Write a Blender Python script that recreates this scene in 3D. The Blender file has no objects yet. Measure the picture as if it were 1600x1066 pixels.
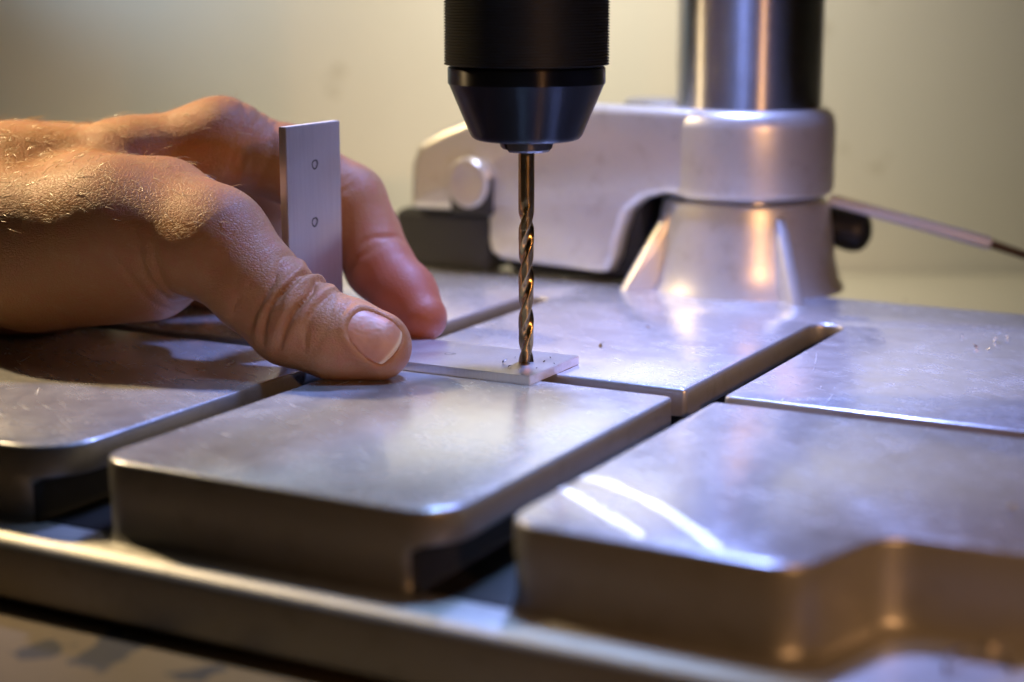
import bpy, bmesh, math, random
import numpy as np
from mathutils import Vector, Matrix

# ------------------------------------------------------------------ camera, world, lights
SC = bpy.context.scene
COL = SC.collection
MM = 0.001
F_PX, CX, CY, HY = 2716.0, 800.0, 533.0, -30.0          # lens in pixels of a 1600 px frame, horizon row
PITCH = math.atan2(CY - HY, F_PX)
CAM = np.array([-3.143, -378.966, 85.371])               # millimetres; the drill tip is the origin, table top z = 0

cd = bpy.data.cameras.new('camera')
cam = bpy.data.objects.new('camera', cd)
COL.objects.link(cam)
cam.location = CAM * MM
cam.rotation_euler = (math.pi / 2 - PITCH, 0, 0)
cd.sensor_width = 36.0
cd.lens = 36.0 * F_PX / 1600.0
cd.clip_start = 0.01
cd.clip_end = 50
cd.dof.use_dof = True
cd.dof.focus_distance = 0.386
cd.dof.aperture_fstop = 7.8
SC.camera = cam

W = bpy.data.worlds.new('World')
SC.world = W
W.use_nodes = True
W.node_tree.nodes['Background'].inputs[0].default_value = (1.0, 0.88, 0.74, 1)
W.node_tree.nodes['Background'].inputs[1].default_value = 0.004

SC.view_settings.view_transform = 'Standard'
SC.view_settings.look = 'None'
SC.view_settings.exposure = 0.0
SC.view_settings.gamma = 1.0
SC.cycles.use_denoising = True
SC.cycles.max_bounces = 8
SC.cycles.sample_clamp_indirect = 6


def lamp(name, loc, target, size, power, color, size_y=None, spread=180, shape=None):
    l = bpy.data.lights.new(name, 'AREA')
    l.energy = power
    l.color = color
    l.shape = shape or ('RECTANGLE' if size_y else 'DISK')
    l.size = size * MM
    if size_y:
        l.size_y = size_y * MM
    l.spread = math.radians(spread)
    o = bpy.data.objects.new(name, l)
    COL.objects.link(o)
    o.location = Vector(loc) * MM
    d = (Vector(target) - Vector(loc)).normalized()
    o.rotation_euler = d.to_track_quat('-Z', 'Y').to_euler()
    return o


# workshop lamp over the back of the bench, lighting the wall
lamp('wall_lamp', (30, 130, 250), (20, 300, 32), 70, 0.37, (1.0, 0.95, 0.84), spread=104)
# ceiling lamp
lamp('ceiling_lamp', (-150, 150, 900), (-20, 0, 0), 420, 0.20, (1.0, 0.96, 0.90))
# warm work lamp at the left, above the hand
lamp('bench_lamp', (-322, 164, 285), (-108, 52, 50), 22, 0.22, (1.0, 0.73, 0.38), spread=48)
# cold LED lamp under the machine head, between chuck and column
lamp('led_and_fill_lamp', (40, 86, 265), (28, 10, 0), 26, 0.31, (0.30, 0.40, 1.0), spread=64)
# added cool fill in front of the chuck, brightens the middle front pad
lamp('led_and_fill_lamp', (8, -40, 215), (-4, -58, 0), 20, 0.050, (0.30, 0.52, 1.0), spread=46)
# warm lamp beside the camera on the right
lamp('warm_lamp', (195, -480, 190), (52, -18, 15), 20, 0.040, (1.0, 0.50, 0.20), spread=31)
# added cold beam high on the left wall, for blue reflection in the front pads
lamp('cold_fill_lamp', (-270, 120, 280), (-165, 300, 155), 30, 0.050, (0.36, 0.62, 1.0), spread=34)

# ------------------------------------------------------------------ picture -> place
CP, SP = math.cos(PITCH), math.sin(PITCH)


def ray(x, y):
    a = (x - CX) / F_PX
    b = (CY - y) / F_PX
    return np.array([a, CP + b * SP, -SP + b * CP])


def ony(x, y, Y):
    r = ray(x, y)
    return CAM + r * ((Y - CAM[1]) / r[1])


def onz(x, y, z=0.0):
    r = ray(x, y)
    return CAM + r * ((z - CAM[2]) / r[2])


TH = math.radians(28.2)                                   # the machine stands turned on the bench
AX = np.array([math.sin(TH), math.cos(TH), 0.0])          # v: towards the column
BX = np.array([math.cos(TH), -math.sin(TH), 0.0])         # u: along the table


def T(u, v, z):
    return BX * u + AX * v + np.array([0, 0, z])


def onv(x, y, v):
    r = ray(x, y)
    q = CAM + r * ((v - CAM @ AX) / (r @ AX))
    return float(q @ BX), float(q[2])


# added slit lamps that draw caustic-like streaks on the front right pad
for pts in (((858, 751), (930, 792), (1001, 838)), ((885, 737), (960, 757), (1040, 797), (1124, 857))):
    for (xa, ya), (xb, yb) in zip(pts[:-1], pts[1:]):
        a_, b_ = onz(xa, ya), onz(xb, yb)
        mid_ = (a_ + b_) / 2
        L_ = float(np.linalg.norm(b_ - a_))
        lo_ = lamp('added_streak_lamp', tuple(mid_ + np.array([0, 0, 93.0])), tuple(mid_), L_, 0.00005 * L_, (0.55, 0.66, 1.0), size_y=0.3, spread=1.0)
        lo_.rotation_euler = (0, 0, math.atan2(b_[1] - a_[1], b_[0] - a_[0]))


# ------------------------------------------------------------------ helpers
def link_mesh(name, verts, faces, mats, parent=None, smooth=True, mat_idx=None, angle=35):
    me = bpy.data.meshes.new(name)
    me.from_pydata([tuple(np.asarray(v) * MM) for v in verts], [], faces)
    if not isinstance(mats, (list, tuple)):
        mats = [mats]
    for m in mats:
        me.materials.append(m)
    if mat_idx is not None:
        me.polygons.foreach_set('material_index', mat_idx)
    bm = bmesh.new()
    bm.from_mesh(me)
    bmesh.ops.recalc_face_normals(bm, faces=bm.faces)
    if smooth:
        for f in bm.faces:
            f.smooth = True
        for e in bm.edges:
            if len(e.link_faces) == 2 and e.calc_face_angle(0) > math.radians(angle):
                e.smooth = False
    bm.to_mesh(me)
    bm.free()
    o = bpy.data.objects.new(name, me)
    COL.objects.link(o)
    if parent:
        o.parent = parent
    return o


def tag(o, label=None, cat=None, group=None, kind=None):
    if label:
        o['label'] = label
    if cat:
        o['category'] = cat
    if group:
        o['group'] = group
    if kind:
        o['kind'] = kind
    return o


def empty(name):
    o = bpy.data.objects.new(name, None)
    o.empty_display_size = 0.01
    COL.objects.link(o)
    return o


def lathe(profile, center, seg=96, cap=True):
    """profile: list of (radius, z) bottom to top, about a vertical axis."""
    V, Fc = [], []
    for r, z in profile:
        for k in range(seg):
            a = 2 * math.pi * k / seg
            V.append((center[0] + r * math.cos(a), center[1] + r * math.sin(a), z))
    for i in range(len(profile) - 1):
        for k in range(seg):
            k2 = (k + 1) % seg
            Fc.append((i * seg + k, i * seg + k2, (i + 1) * seg + k2, (i + 1) * seg + k))
    if cap:
        Fc.append(tuple(range(seg - 1, -1, -1)))
        n = (len(profile) - 1) * seg
        Fc.append(tuple(range(n, n + seg)))
    return V, Fc


def tube(path, radii, seg=16):
    path = [np.asarray(p, float) for p in path]
    V, Fc = [], []
    n = len(path)
    up = np.array([0.13, 0.21, 0.97])
    for i, p in enumerate(path):
        d = path[min(i + 1, n - 1)] - path[max(i - 1, 0)]
        d = d / np.linalg.norm(d)
        a = np.cross(d, up)
        a /= np.linalg.norm(a)
        b = np.cross(d, a)
        r = radii[i] if hasattr(radii, '__len__') else radii
        for k in range(seg):
            t = 2 * math.pi * k / seg
            V.append(p + a * r * math.cos(t) + b * r * math.sin(t))
    for i in range(n - 1):
        for k in range(seg):
            k2 = (k + 1) % seg
            Fc.append((i * seg + k, i * seg + k2, (i + 1) * seg + k2, (i + 1) * seg + k))
    Fc.append(tuple(range(seg - 1, -1, -1)))
    Fc.append(tuple(range((n - 1) * seg, n * seg)))
    return V, Fc


def outline(corners, radii, insets, seg=6):
    """corners (counter-clockwise), a fillet radius per corner and an inward offset per edge (edge i: corner i -> i+1)."""
    n = len(corners)
    c = [np.array(p, float) for p in corners]
    lines = []
    for i in range(n):
        d = c[(i + 1) % n] - c[i]
        d = d / np.linalg.norm(d)
        nrm = np.array([-d[1], d[0]])
        lines.append((c[i] + nrm * insets[i], d))
    pts = []
    new = []
    flat = []
    for i in range(n):
        (p, d), (q, e) = lines[i - 1], lines[i]
        den = d[0] * e[1] - d[1] * e[0]
        if abs(den) < 1e-6:
            new.append(c[i] + np.array([-e[1], e[0]]) * max(insets[i - 1], insets[i]))
            flat.append(i)
            continue
        t = ((q[0] - p[0]) * e[1] - (q[1] - p[1]) * e[0]) / den
        new.append(p + d * t)
    for i in range(n):
        p = new[i]
        if i in flat:
            pts.append(p)
            continue
        d0 = new[i - 1] - p
        d1 = new[(i + 1) % n] - p
        l0, l1 = np.linalg.norm(d0), np.linalg.norm(d1)
        d0, d1 = d0 / l0, d1 / l1
        ang = math.acos(max(-1, min(1, float(d0 @ d1))))
        r = radii[i]
        tl = r / math.tan(ang / 2)
        tl = min(tl, (0.95 if (i - 1) % n in flat else 0.49) * l0, (0.95 if (i + 1) % n in flat else 0.49) * l1)
        r = tl * math.tan(ang / 2)
        bis = (d0 + d1) / np.linalg.norm(d0 + d1)
        cc = p + bis * (r / math.sin(ang / 2))
        a0, a1 = p + d0 * tl - cc, p + d1 * tl - cc
        t0, t1 = math.atan2(a0[1], a0[0]), math.atan2(a1[1], a1[0])
        dt = (t1 - t0 + math.pi) % (2 * math.pi) - math.pi
        for k in range(seg + 1):
            t = t0 + dt * k / seg
            pts.append(cc + r * np.array([math.cos(t), math.sin(t)]))
    return pts


def stack(levels, place, cap_mats=None, side_mat=0, top_mat=1):
    """loft of outlines with equal counts: levels [(outline, h)], place(u, v, h) -> xyz"""
    V, Fc, M = [], [], []
    n = len(levels[0][0])
    for pts, h in levels:
        for p in pts:
            V.append(place(p[0], p[1], h))
    for i in range(len(levels) - 1):
        for k in range(n):
            k2 = (k + 1) % n
            Fc.append((i * n + k, i * n + k2, (i + 1) * n + k2, (i + 1) * n + k))
            M.append(side_mat)
    Fc.append(tuple(range(n - 1, -1, -1)))
    M.append(side_mat)
    Fc.append(tuple(range((len(levels) - 1) * n, len(levels) * n)))
    M.append(top_mat)
    return V, Fc, M


def box_mesh(u0, u1, v0, v1, z0, z1, place=T, bev=0.3):
    cs = [(u0, v0), (u1, v0), (u1, v1), (u0, v1)]
    R = [bev] * 4
    lv = [(outline(cs, [bev] * 4, [bev] * 4, 2), z0), (outline(cs, R, [0] * 4, 2), z0 + bev),
          (outline(cs, R, [0] * 4, 2), z1 - bev), (outline(cs, [bev] * 4, [bev] * 4, 2), z1)]
    V, Fc, _ = stack(lv, place)
    return V, Fc


# ------------------------------------------------------------------ materials
class NT:
    def __init__(self, name):
        self.m = bpy.data.materials.new(name)
        self.m.use_nodes = True
        self.t = self.m.node_tree
        self.b = self.t.nodes['Principled BSDF']

    def n(self, kind, **kw):
        nd = self.t.nodes.new(kind)
        for k, v in kw.items():
            if k in nd.inputs.keys():
                nd.inputs[k].default_value = v
            else:
                setattr(nd, k, v)
        return nd

    def l(self, a, b):
        self.t.links.new(a, b)

    def set(self, **kw):
        for k, v in kw.items():
            self.b.inputs[k.replace('_', ' ')].default_value = v
        return self

    def coords(self, scale=(1000, 1000, 1000), rot=0.0):
        tc = self.n('ShaderNodeTexCoord')
        mp = self.n('ShaderNodeMapping')
        mp.inputs['Scale'].default_value = scale
        mp.inputs['Rotation'].default_value = (0, 0, rot)
        r = self.n('ShaderNodeVectorRotate', rotation_type='Z_AXIS')
        r.inputs['Angle'].default_value = rot
        self.l(tc.outputs['Object'], r.inputs['Vector'])
        mp.inputs['Rotation'].default_value = (0, 0, 0)
        self.l(r.outputs[0], mp.inputs['Vector'])
        return mp.outputs[0]

    def noise(self, vec, scale, detail=4, rough=0.55, dist=0.0):
        nd = self.n('ShaderNodeTexNoise', Scale=scale, Detail=detail, Roughness=rough, Distortion=dist)
        self.l(vec, nd.inputs['Vector'])
        return nd.outputs['Fac']

    def ramp(self, fac, stops):
        r = self.n('ShaderNodeValToRGB')
        e = r.color_ramp.elements
        while len(e) < len(stops):
            e.new(0.5)
        for el, (p, c) in zip(e, stops):
            el.position = p
            el.color = tuple(c) + (1,) if hasattr(c, '__len__') else (c, c, c, 1)
        self.l(fac, r.inputs['Fac'])
        return r.outputs['Color']

    def math(self, op, a, b=None):
        nd = self.n('ShaderNodeMath', operation=op)
        for i, x in enumerate((a, b)):
            if x is None:
                continue
            if hasattr(x, 'is_output'):
                self.l(x, nd.inputs[i])
            else:
                nd.inputs[i].default_value = x
        return nd.outputs[0]

    def mix(self, fac, a, b, mode='MIX'):
        nd = self.n('ShaderNodeMix', data_type='RGBA', blend_type=mode)
        for s, x in ((0, fac), (6, a), (7, b)):
            if hasattr(x, 'is_output'):
                self.l(x, nd.inputs[s])
            elif s == 0:
                nd.inputs[0].default_value = x
            else:
                nd.inputs[s].default_value = tuple(x) + (1,)
        return nd.outputs[2]

    def bump(self, h, strength=0.3, dist=0.0002, normal=None):
        nd = self.n('ShaderNodeBump', Strength=strength, Distance=dist)
        self.l(h, nd.inputs['Height'])
        if normal is not None:
            self.l(normal, nd.inputs['Normal'])
        return nd.outputs[0]

    def to(self, sock, name):
        self.l(sock, self.b.inputs[name])
        return self


def mat_machined():
    m = NT('machined_aluminium')
    v = m.coords()
    v2 = m.coords((1000, 60, 1000), TH)
    v3 = m.coords((90, 1000, 1000), TH + 0.5)
    big = m.noise(v, 0.035, 5, 0.6)
    mid = m.noise(v, 0.22, 6, 0.65, 0.6)
    sa = m.noise(v2, 1.3, 3, 0.6)
    sb = m.noise(v3, 1.0, 3, 0.6)
    fine = m.noise(v, 2.2, 4, 0.7)
    # turned arcs of old milling and work pieces dragged round the drill
    col = m.mix(m.ramp(mid, [(0.35, 0.0), (0.7, 1.0)]), (0.72, 0.74, 0.79), (0.82, 0.84, 0.89))
    col = m.mix(m.ramp(sa, [(0.62, 0.0), (0.75, 1.0)]), col, (0.90, 0.90, 0.93))
    col = m.mix(m.ramp(fine, [(0.70, 0.0), (0.82, 0.35)]), col, (0.36, 0.35, 0.34))
    r = m.math('MULTIPLY_ADD', mid, 0.18)
    r.node.inputs[2].default_value = 0.08
    r2 = m.math('ADD', r, m.math('MULTIPLY', big, 0.08))
    r3 = m.math('ADD', r2, m.math('MULTIPLY', m.ramp(sb, [(0.6, 0.0), (0.75, 1.0)]), 0.12))
    tc = m.n('ShaderNodeTexCoord')
    def arcs(cx, cy, k, thr):
        sub_ = m.n('ShaderNodeVectorMath', operation='SUBTRACT')
        m.l(tc.outputs['Object'], sub_.inputs[0])
        sub_.inputs[1].default_value = (cx * MM, cy * MM, 0)
        ln = m.n('ShaderNodeVectorMath', operation='LENGTH')
        m.l(sub_.outputs[0], ln.inputs[0])
        nm = m.n('ShaderNodeVectorMath', operation='NORMALIZE')
        m.l(sub_.outputs[0], nm.inputs[0])
        cb = m.n('ShaderNodeCombineXYZ')
        m.l(m.math('MULTIPLY', ln.outputs['Value'], k), cb.inputs[0])
        sx = m.n('ShaderNodeSeparateXYZ')
        m.l(nm.outputs[0], sx.inputs[0])
        m.l(m.math('MULTIPLY', sx.outputs[0], 3.0), cb.inputs[1])
        m.l(m.math('MULTIPLY', sx.outputs[1], 3.0), cb.inputs[2])
        return m.ramp(m.noise(cb.outputs[0], 1.0, 3, 0.7), [(thr, 0.0), (thr + 0.06, 1.0)])
    scr = m.math('MAXIMUM', arcs(0, 0, 900, 0.66), m.math('MAXIMUM', arcs(120, -190, 700, 0.69), arcs(-160, 60, 800, 0.68)))
    patch = m.ramp(m.noise(v, 0.045, 4, 0.6), [(0.42, 0.0), (0.62, 1.0)])
    scr = m.math('MULTIPLY', scr, patch)
    col = m.mix(m.math('MULTIPLY', scr, 0.7), col, (0.97, 0.97, 1.0))
    r3 = m.math('ADD', r3, m.math('MULTIPLY', scr, 0.25))
    haze = m.ramp(m.noise(v, 0.06, 6, 0.62, 0.8), [(0.35, 0.0), (0.75, 1.0)])
    r3 = m.math('ADD', r3, m.math('MULTIPLY', haze, 0.07))
    m.l(m.math('SUBTRACT', 0.74, m.math('MULTIPLY', m.math('ADD', haze, scr), 0.10)), m.b.inputs['Metallic'])
    m.to(col, 'Base Color').to(r3, 'Roughness')
    h = m.math('ADD', m.math('MULTIPLY', sa, 0.6), m.math('ADD', m.math('MULTIPLY', sb, 0.5), m.math('MULTIPLY', fine, 0.35)))
    h = m.math('ADD', h, m.math('MULTIPLY', scr, 0.5))
    m.to(m.bump(h, 0.2, 0.00004), 'Normal')
    return m.m


def mat_cast(name='cast_aluminium', c0=(0.37, 0.37, 0.37), c1=(0.46, 0.46, 0.46), metal=0.6, rough=0.38, grain=1.8, bumpd=0.00012):
    m = NT(name)
    v = m.coords()
    a = m.noise(v, grain, 4, 0.65)
    b = m.noise(v, 0.08, 4, 0.6)
    col = m.mix(b, c0, c1)
    col = m.mix(m.ramp(a, [(0.62, 0.0), (0.8, 0.6)]), col, tuple(x * 0.6 for x in c0))
    g = m.noise(v, 0.16, 6, 0.7)
    col = m.mix(m.ramp(g, [(0.52, 0.0), (0.72, 0.45)]), col, tuple(x * k for x, k in zip(c0, (0.62, 0.58, 0.50))))
    m.to(col, 'Base Color')
    r = m.math('MULTIPLY_ADD', a, 0.2)
    r.node.inputs[2].default_value = rough - 0.1
    m.to(r, 'Roughness')
    m.to(m.bump(a, 0.35, bumpd), 'Normal')
    m.set(Metallic=metal)
    return m.m


def mat_turned(name, color, rough, aniso=0.85, metal=1.0, ring=4.0, strength=0.12):
    m = NT(name)
    v = m.coords((120, 120, 1000))
    a = m.noise(v, ring, 3, 0.6)
    v2 = m.coords()
    b = m.noise(v2, 0.25, 4, 0.6)
    m.to(m.mix(b, tuple(c * 0.85 for c in color), tuple(min(1, c * 1.1) for c in color)), 'Base Color')
    r = m.math('MULTIPLY_ADD', b, 0.12)
    r.node.inputs[2].default_value = rough - 0.06
    m.to(r, 'Roughness')
    m.to(m.bump(a, strength, 0.00003), 'Normal')
    tg = m.n('ShaderNodeTangent', direction_type='RADIAL', axis='Z')
    m.l(tg.outputs[0], m.b.inputs['Tangent'])
    m.set(Metallic=metal, Anisotropic=aniso, Anisotropic_Rotation=0.25)
    return m.m


def mat_plain(name, color, rough=0.5, metal=0.0, var=0.25, grain=0.6):
    m = NT(name)
    v = m.coords()
    a = m.noise(v, grain, 5, 0.6)
    m.to(m.mix(a, tuple(c * (1 - var) for c in color), tuple(min(1, c * (1 + var)) for c in color)), 'Base Color')
    m.to(m.bump(a, 0.2, 0.0001), 'Normal')
    m.set(Metallic=metal, Roughness=rough)
    return m.m


def mat_wall():
    m = NT('cream_wall_paint')
    v = m.coords()
    a = m.noise(v, 0.012, 4, 0.6)
    b = m.noise(v, 0.045, 4, 0.6)
    col = m.mix(a, (0.66, 0.61, 0.49), (0.74, 0.69, 0.57))
    col = m.mix(m.ramp(b, [(0.66, 0.0), (0.74, 0.5)]), col, (0.42, 0.36, 0.24))
    m.to(col, 'Base Color')
    m.set(Roughness=0.75)
    return m.m


def mat_bench():
    m = NT('stained_bench_top')
    v = m.coords()
    a = m.noise(v, 0.012, 5, 0.6)
    c = m.noise(v, 0.35, 5, 0.65)
    col = m.mix(a, (0.17, 0.11, 0.046), (0.24, 0.165, 0.078))
    col = m.mix(m.ramp(c, [(0.5, 0.0), (0.8, 0.30)]), col, (0.11, 0.075, 0.04))
    # spilt dark paint
    wob = m.n('ShaderNodeTexNoise', Scale=0.12, Detail=4)
    m.l(v, wob.inputs['Vector'])
    for x, y, rx, ry in STAINS:
        q = m.n('ShaderNodeVectorMath', operation='MULTIPLY_ADD')
        m.l(wob.outputs['Color'], q.inputs[0])
        q.inputs[1].default_value = (15, 15, 0)
        m.l(v, q.inputs[2])
        w = m.n('ShaderNodeVectorMath', operation='SUBTRACT')
        m.l(q.outputs[0], w.inputs[0])
        w.inputs[1].default_value = (x + 7.5, y + 7.5, BENCH_Z)
        e = m.n('ShaderNodeVectorMath', operation='DIVIDE')
        m.l(w.outputs[0], e.inputs[0])
        e.inputs[1].default_value = (rx, ry, 100)
        ln = m.n('ShaderNodeVectorMath', operation='LENGTH')
        m.l(e.outputs[0], ln.inputs[0])
        col = m.mix(m.ramp(ln.outputs['Value'], [(0.8, 0.9), (1.0, 0.0)]), col, (0.022, 0.025, 0.032))
    m.to(col, 'Base Color')
    m.set(Roughness=0.6)
    m.to(m.bump(c, 0.2, 0.0002), 'Normal')
    return m.m


def mat_skin():
    m = NT('skin')
    v = m.coords()
    at = m.n('ShaderNodeVertexColor', layer_name='flush')
    sp = m.n('ShaderNodeSeparateColor')
    m.l(at.outputs['Color'], sp.inputs[0])
    a = m.noise(v, 0.09, 4, 0.6)
    b = m.noise(v, 0.8, 4, 0.65)
    col = m.mix(a, (0.34, 0.158, 0.058), (0.44, 0.222, 0.090))
    col = m.mix(m.math('MULTIPLY', b, 0.35), col, (0.37, 0.155, 0.065))
    mott = m.noise(v, 0.28, 5, 0.65, 0.5)
    col = m.mix(m.ramp(mott, [(0.46, 0.0), (0.68, 0.65)]), col, (0.41, 0.15, 0.07))
    col = m.mix(m.ramp(mott, [(0.28, 0.35), (0.42, 0.0)]), col, (0.47, 0.29, 0.15))
    col = m.mix(m.math('MULTIPLY', sp.outputs[0], 0.75), col, (0.34, 0.078, 0.038))
    m.to(col, 'Base Color')
    vo = m.n('ShaderNodeTexVoronoi', feature='DISTANCE_TO_EDGE', Scale=1.15)
    mpv = m.coords((900, 1000, 1350), 0.4)
    wob = m.n('ShaderNodeTexNoise', Scale=0.9, Detail=3)
    m.l(mpv, wob.inputs['Vector'])
    add = m.n('ShaderNodeVectorMath', operation='ADD')
    m.l(mpv, add.inputs[0])
    m.l(wob.outputs['Color'], add.inputs[1])
    m.l(add.outputs[0], vo.inputs['Vector'])
    cell = m.ramp(vo.outputs['Distance'], [(0.0, 0.0), (0.16, 1.0)])
    coarse = m.n('ShaderNodeSeparateColor')
    m.l(at.outputs['Color'], coarse.inputs[0])
    h = m.math('ADD', m.math('MULTIPLY', cell, 0.75), m.math('MULTIPLY', b, 0.5))
    wr = m.noise(m.coords((320, 900, 1500), -0.25), 1.0, 5, 0.7, 0.6)
    h = m.math('ADD', h, m.math('MULTIPLY', wr, 0.9))
    h = m.math('MULTIPLY', h, m.math('ADD', m.math('MULTIPLY', a, 1.3), 0.3))
    h = m.math('MULTIPLY', h, m.math('ADD', m.math('MULTIPLY', sp.outputs[1], 0.6), 0.45))
    m.to(m.bump(h, 0.5, 0.00018), 'Normal')
    m.set(Roughness=0.42, Subsurface_Weight=0.06, Subsurface_Scale=0.0012, Subsurface_Radius=(1.0, 0.35, 0.18), Specular_IOR_Level=0.42)
    m.to(m.ramp(b, [(0.3, 0.46), (0.8, 0.62)]), 'Roughness')
    return m.m


BENCH_Z = -29.0
STAINS = [tuple(onz(x, y, BENCH_Z)[:2]) + r for x, y, r in ((62, 1016, (4.5, 4)), (168, 1018, (5, 10)), (300, 1056, (3.5, 4)))]
M_TOP = mat_machined()
M_CAST = mat_cast()
M_SLOT_SHADE = mat_plain('painted_slot_shade', (0.022, 0.020, 0.018), 0.6)  # black colour stands in for the shade inside the slots
M_LEDGE_LIT = mat_cast('ledge_highlight_metal', (0.54, 0.53, 0.50), (0.64, 0.63, 0.60), 0.6, 0.5)  # paler metal, puts the ledge highlight into the colour
M_BRIGHT = mat_cast('silver_cast_metal', (0.68, 0.68, 0.65), (0.76, 0.76, 0.73), 0.6, 0.36, 0.9, 0.00008)
M_COL = mat_turned('chromed_steel', (0.54, 0.54, 0.57), 0.40, 1.0, ring=0.6, strength=0.05)
M_CHUCK = mat_turned('blackened_steel', (0.020, 0.018, 0.017), 0.40, 1.0, 0.95)
M_KNURL = mat_plain('black_knurled_steel', (0.016, 0.016, 0.015), 0.5, 0.5)
M_JAW = mat_plain('dark_jaw_steel', (0.07, 0.058, 0.05), 0.3, 1.0)
M_BIT = mat_turned('bronze_coated_steel', (0.46, 0.32, 0.15), 0.24, 0.4, ring=1.5, strength=0.05)
M_BLACK = mat_plain('black_plastic_and_shade', (0.012, 0.012, 0.012), 0.45)
M_DARK = mat_plain('dark_rubber', (0.022, 0.023, 0.022), 0.6)
M_ROD = mat_plain('polished_rod', (0.88, 0.88, 0.88), 0.3, 0.15, 0.04)
M_BROWN = mat_plain('brown_sleeve', (0.12, 0.065, 0.03), 0.5)
M_INK = mat_plain('black_ink', (0.01, 0.01, 0.012), 0.4)
M_CHIP = mat_plain('aluminium_swarf', (0.80, 0.78, 0.75), 0.25, 0.7, 0.15)
M_CHIPD = mat_plain('dark_swarf', (0.20, 0.17, 0.14), 0.3, 0.9, 0.3)


def mat_bracket():
    m = NT('bare_aluminium_strip')
    v = m.coords()
    v2 = m.coords((1000, 1000, 40), TH)
    v3 = m.coords((40, 1000, 1000), TH)
    s = m.noise(v2, 1.6, 4, 0.65)
    s2 = m.noise(v3, 1.6, 4, 0.65)
    b = m.noise(v, 0.12, 4, 0.6)
    f = m.noise(v, 1.8, 5, 0.7)
    col = m.mix(s, (0.50, 0.49, 0.50), (0.66, 0.65, 0.66))
    col = m.mix(m.ramp(f, [(0.62, 0.0), (0.75, 0.6)]), col, (0.36, 0.35, 0.35))
    m.to(col, 'Base Color')
    r = m.math('MULTIPLY_ADD', b, 0.2)
    r.node.inputs[2].default_value = 0.24
    m.to(r, 'Roughness')
    m.to(m.bump(m.math('ADD', s, s2), 0.2, 0.00003), 'Normal')
    m.set(Metallic=0.84)
    return m.m


M_BRK = mat_bracket()
M_SAW = mat_cast('sawn_aluminium', (0.74, 0.74, 0.78), (0.86, 0.86, 0.90), 0.2, 0.45, 2.5, 0.0003)
M_SKIN = mat_skin()

# ------------------------------------------------------------------ bench and wall
tag(link_mesh('workbench', [(-900, -700, BENCH_Z), (900, -700, BENCH_Z), (900, 302, BENCH_Z), (-900, 302, BENCH_Z),
                            (-900, -700, BENCH_Z - 40), (900, -700, BENCH_Z - 40), (900, 302, BENCH_Z - 40), (-900, 302, BENCH_Z - 40)],
              [(0, 1, 2, 3), (7, 6, 5, 4), (0, 4, 5, 1), (1, 5, 6, 2), (2, 6, 7, 3), (3, 7, 4, 0)], mat_bench(), smooth=False), kind='structure')
tag(link_mesh('wall', [(-900, 300, -70), (900, 300, -70), (900, 300, 800), (-900, 300, 800),
                       (-900, 360, -70), (900, 360, -70), (900, 360, 800), (-900, 360, 800)],
              [(0, 1, 2, 3), (7, 6, 5, 4), (0, 4, 5, 1), (1, 5, 6, 2), (2, 6, 7, 3), (3, 7, 4, 0)], mat_wall(), smooth=False), kind='structure')

V, Fc, _ = stack([(outline([(-600, -29), (-102, -29), (-102, 31.0), (-600, 31.5)], [1] * 4, [i] * 4, 2), y) for i, y in ((0.8, 286), (0, 287), (0, 298), (0.8, 299.5))], lambda u, v, h: np.array([u, h, v]))
tag(link_mesh('board', V, Fc, mat_plain('pale_green_paint', (0.52, 0.51, 0.37), 0.6, 0, 0.1, 0.1), angle=40), 'pale greenish board standing against the wall behind the hand', 'board')

V, Fc = box_mesh(-420, 520, 120, 298, BENCH_Z + 0.05, BENCH_Z + 1.2, place=lambda u, v, z: np.array([u, v, z]), bev=0.3)
tag(link_mesh('added_card_sheet', V, Fc, mat_plain('cream_card', (0.66, 0.60, 0.45), 0.7, 0, 0.06, 0.05), angle=40), 'added cream card sheet over the far bench behind the drill press, below the wall', 'card sheet')  # made-up sheet, brings the far bench to the wall's pale tone

# ------------------------------------------------------------------ the drill press
press = tag(empty('drill_press'), 'bench drill press with slotted aluminium table, chromed column and black chuck', 'drill press')
press.location = (0, 0, 0)

FL_Z0, FL_Z1 = -28.0, -15.0
cs = [(-178, -109.5), (150, -108.5), (150, 134), (26, 134), (20, 165), (-36, 165), (-48, 134), (-178, 134)]
R = [8, 8, 8, 10, 14, 14, 10, 8]
lv = [(outline(cs, R, [1.2] * 8), FL_Z0), (outline(cs, R, [0.2] * 8), FL_Z0 + 1.0), (outline(cs, R, [0.2] * 8), FL_Z1 - 3.0)]
for k in range(1, 7):
    a = math.pi / 2 * k / 6
    lv.append((outline(cs, R, [0.2 + 5.5 * (1 - math.cos(a))] * 8), FL_Z1 - 3.0 + 3.0 * math.sin(a)))
V, Fc, Mi = stack(lv, T, top_mat=1)
for i in range(4 * len(lv[0][0]), (len(lv) - 1) * len(lv[0][0])):
    Mi[i] = 1  # rounded ledge rim gets the painted highlight
table = link_mesh('machine_table', V, Fc, [M_CAST, M_LEDGE_LIT], press, mat_idx=Mi, angle=45)


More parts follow.
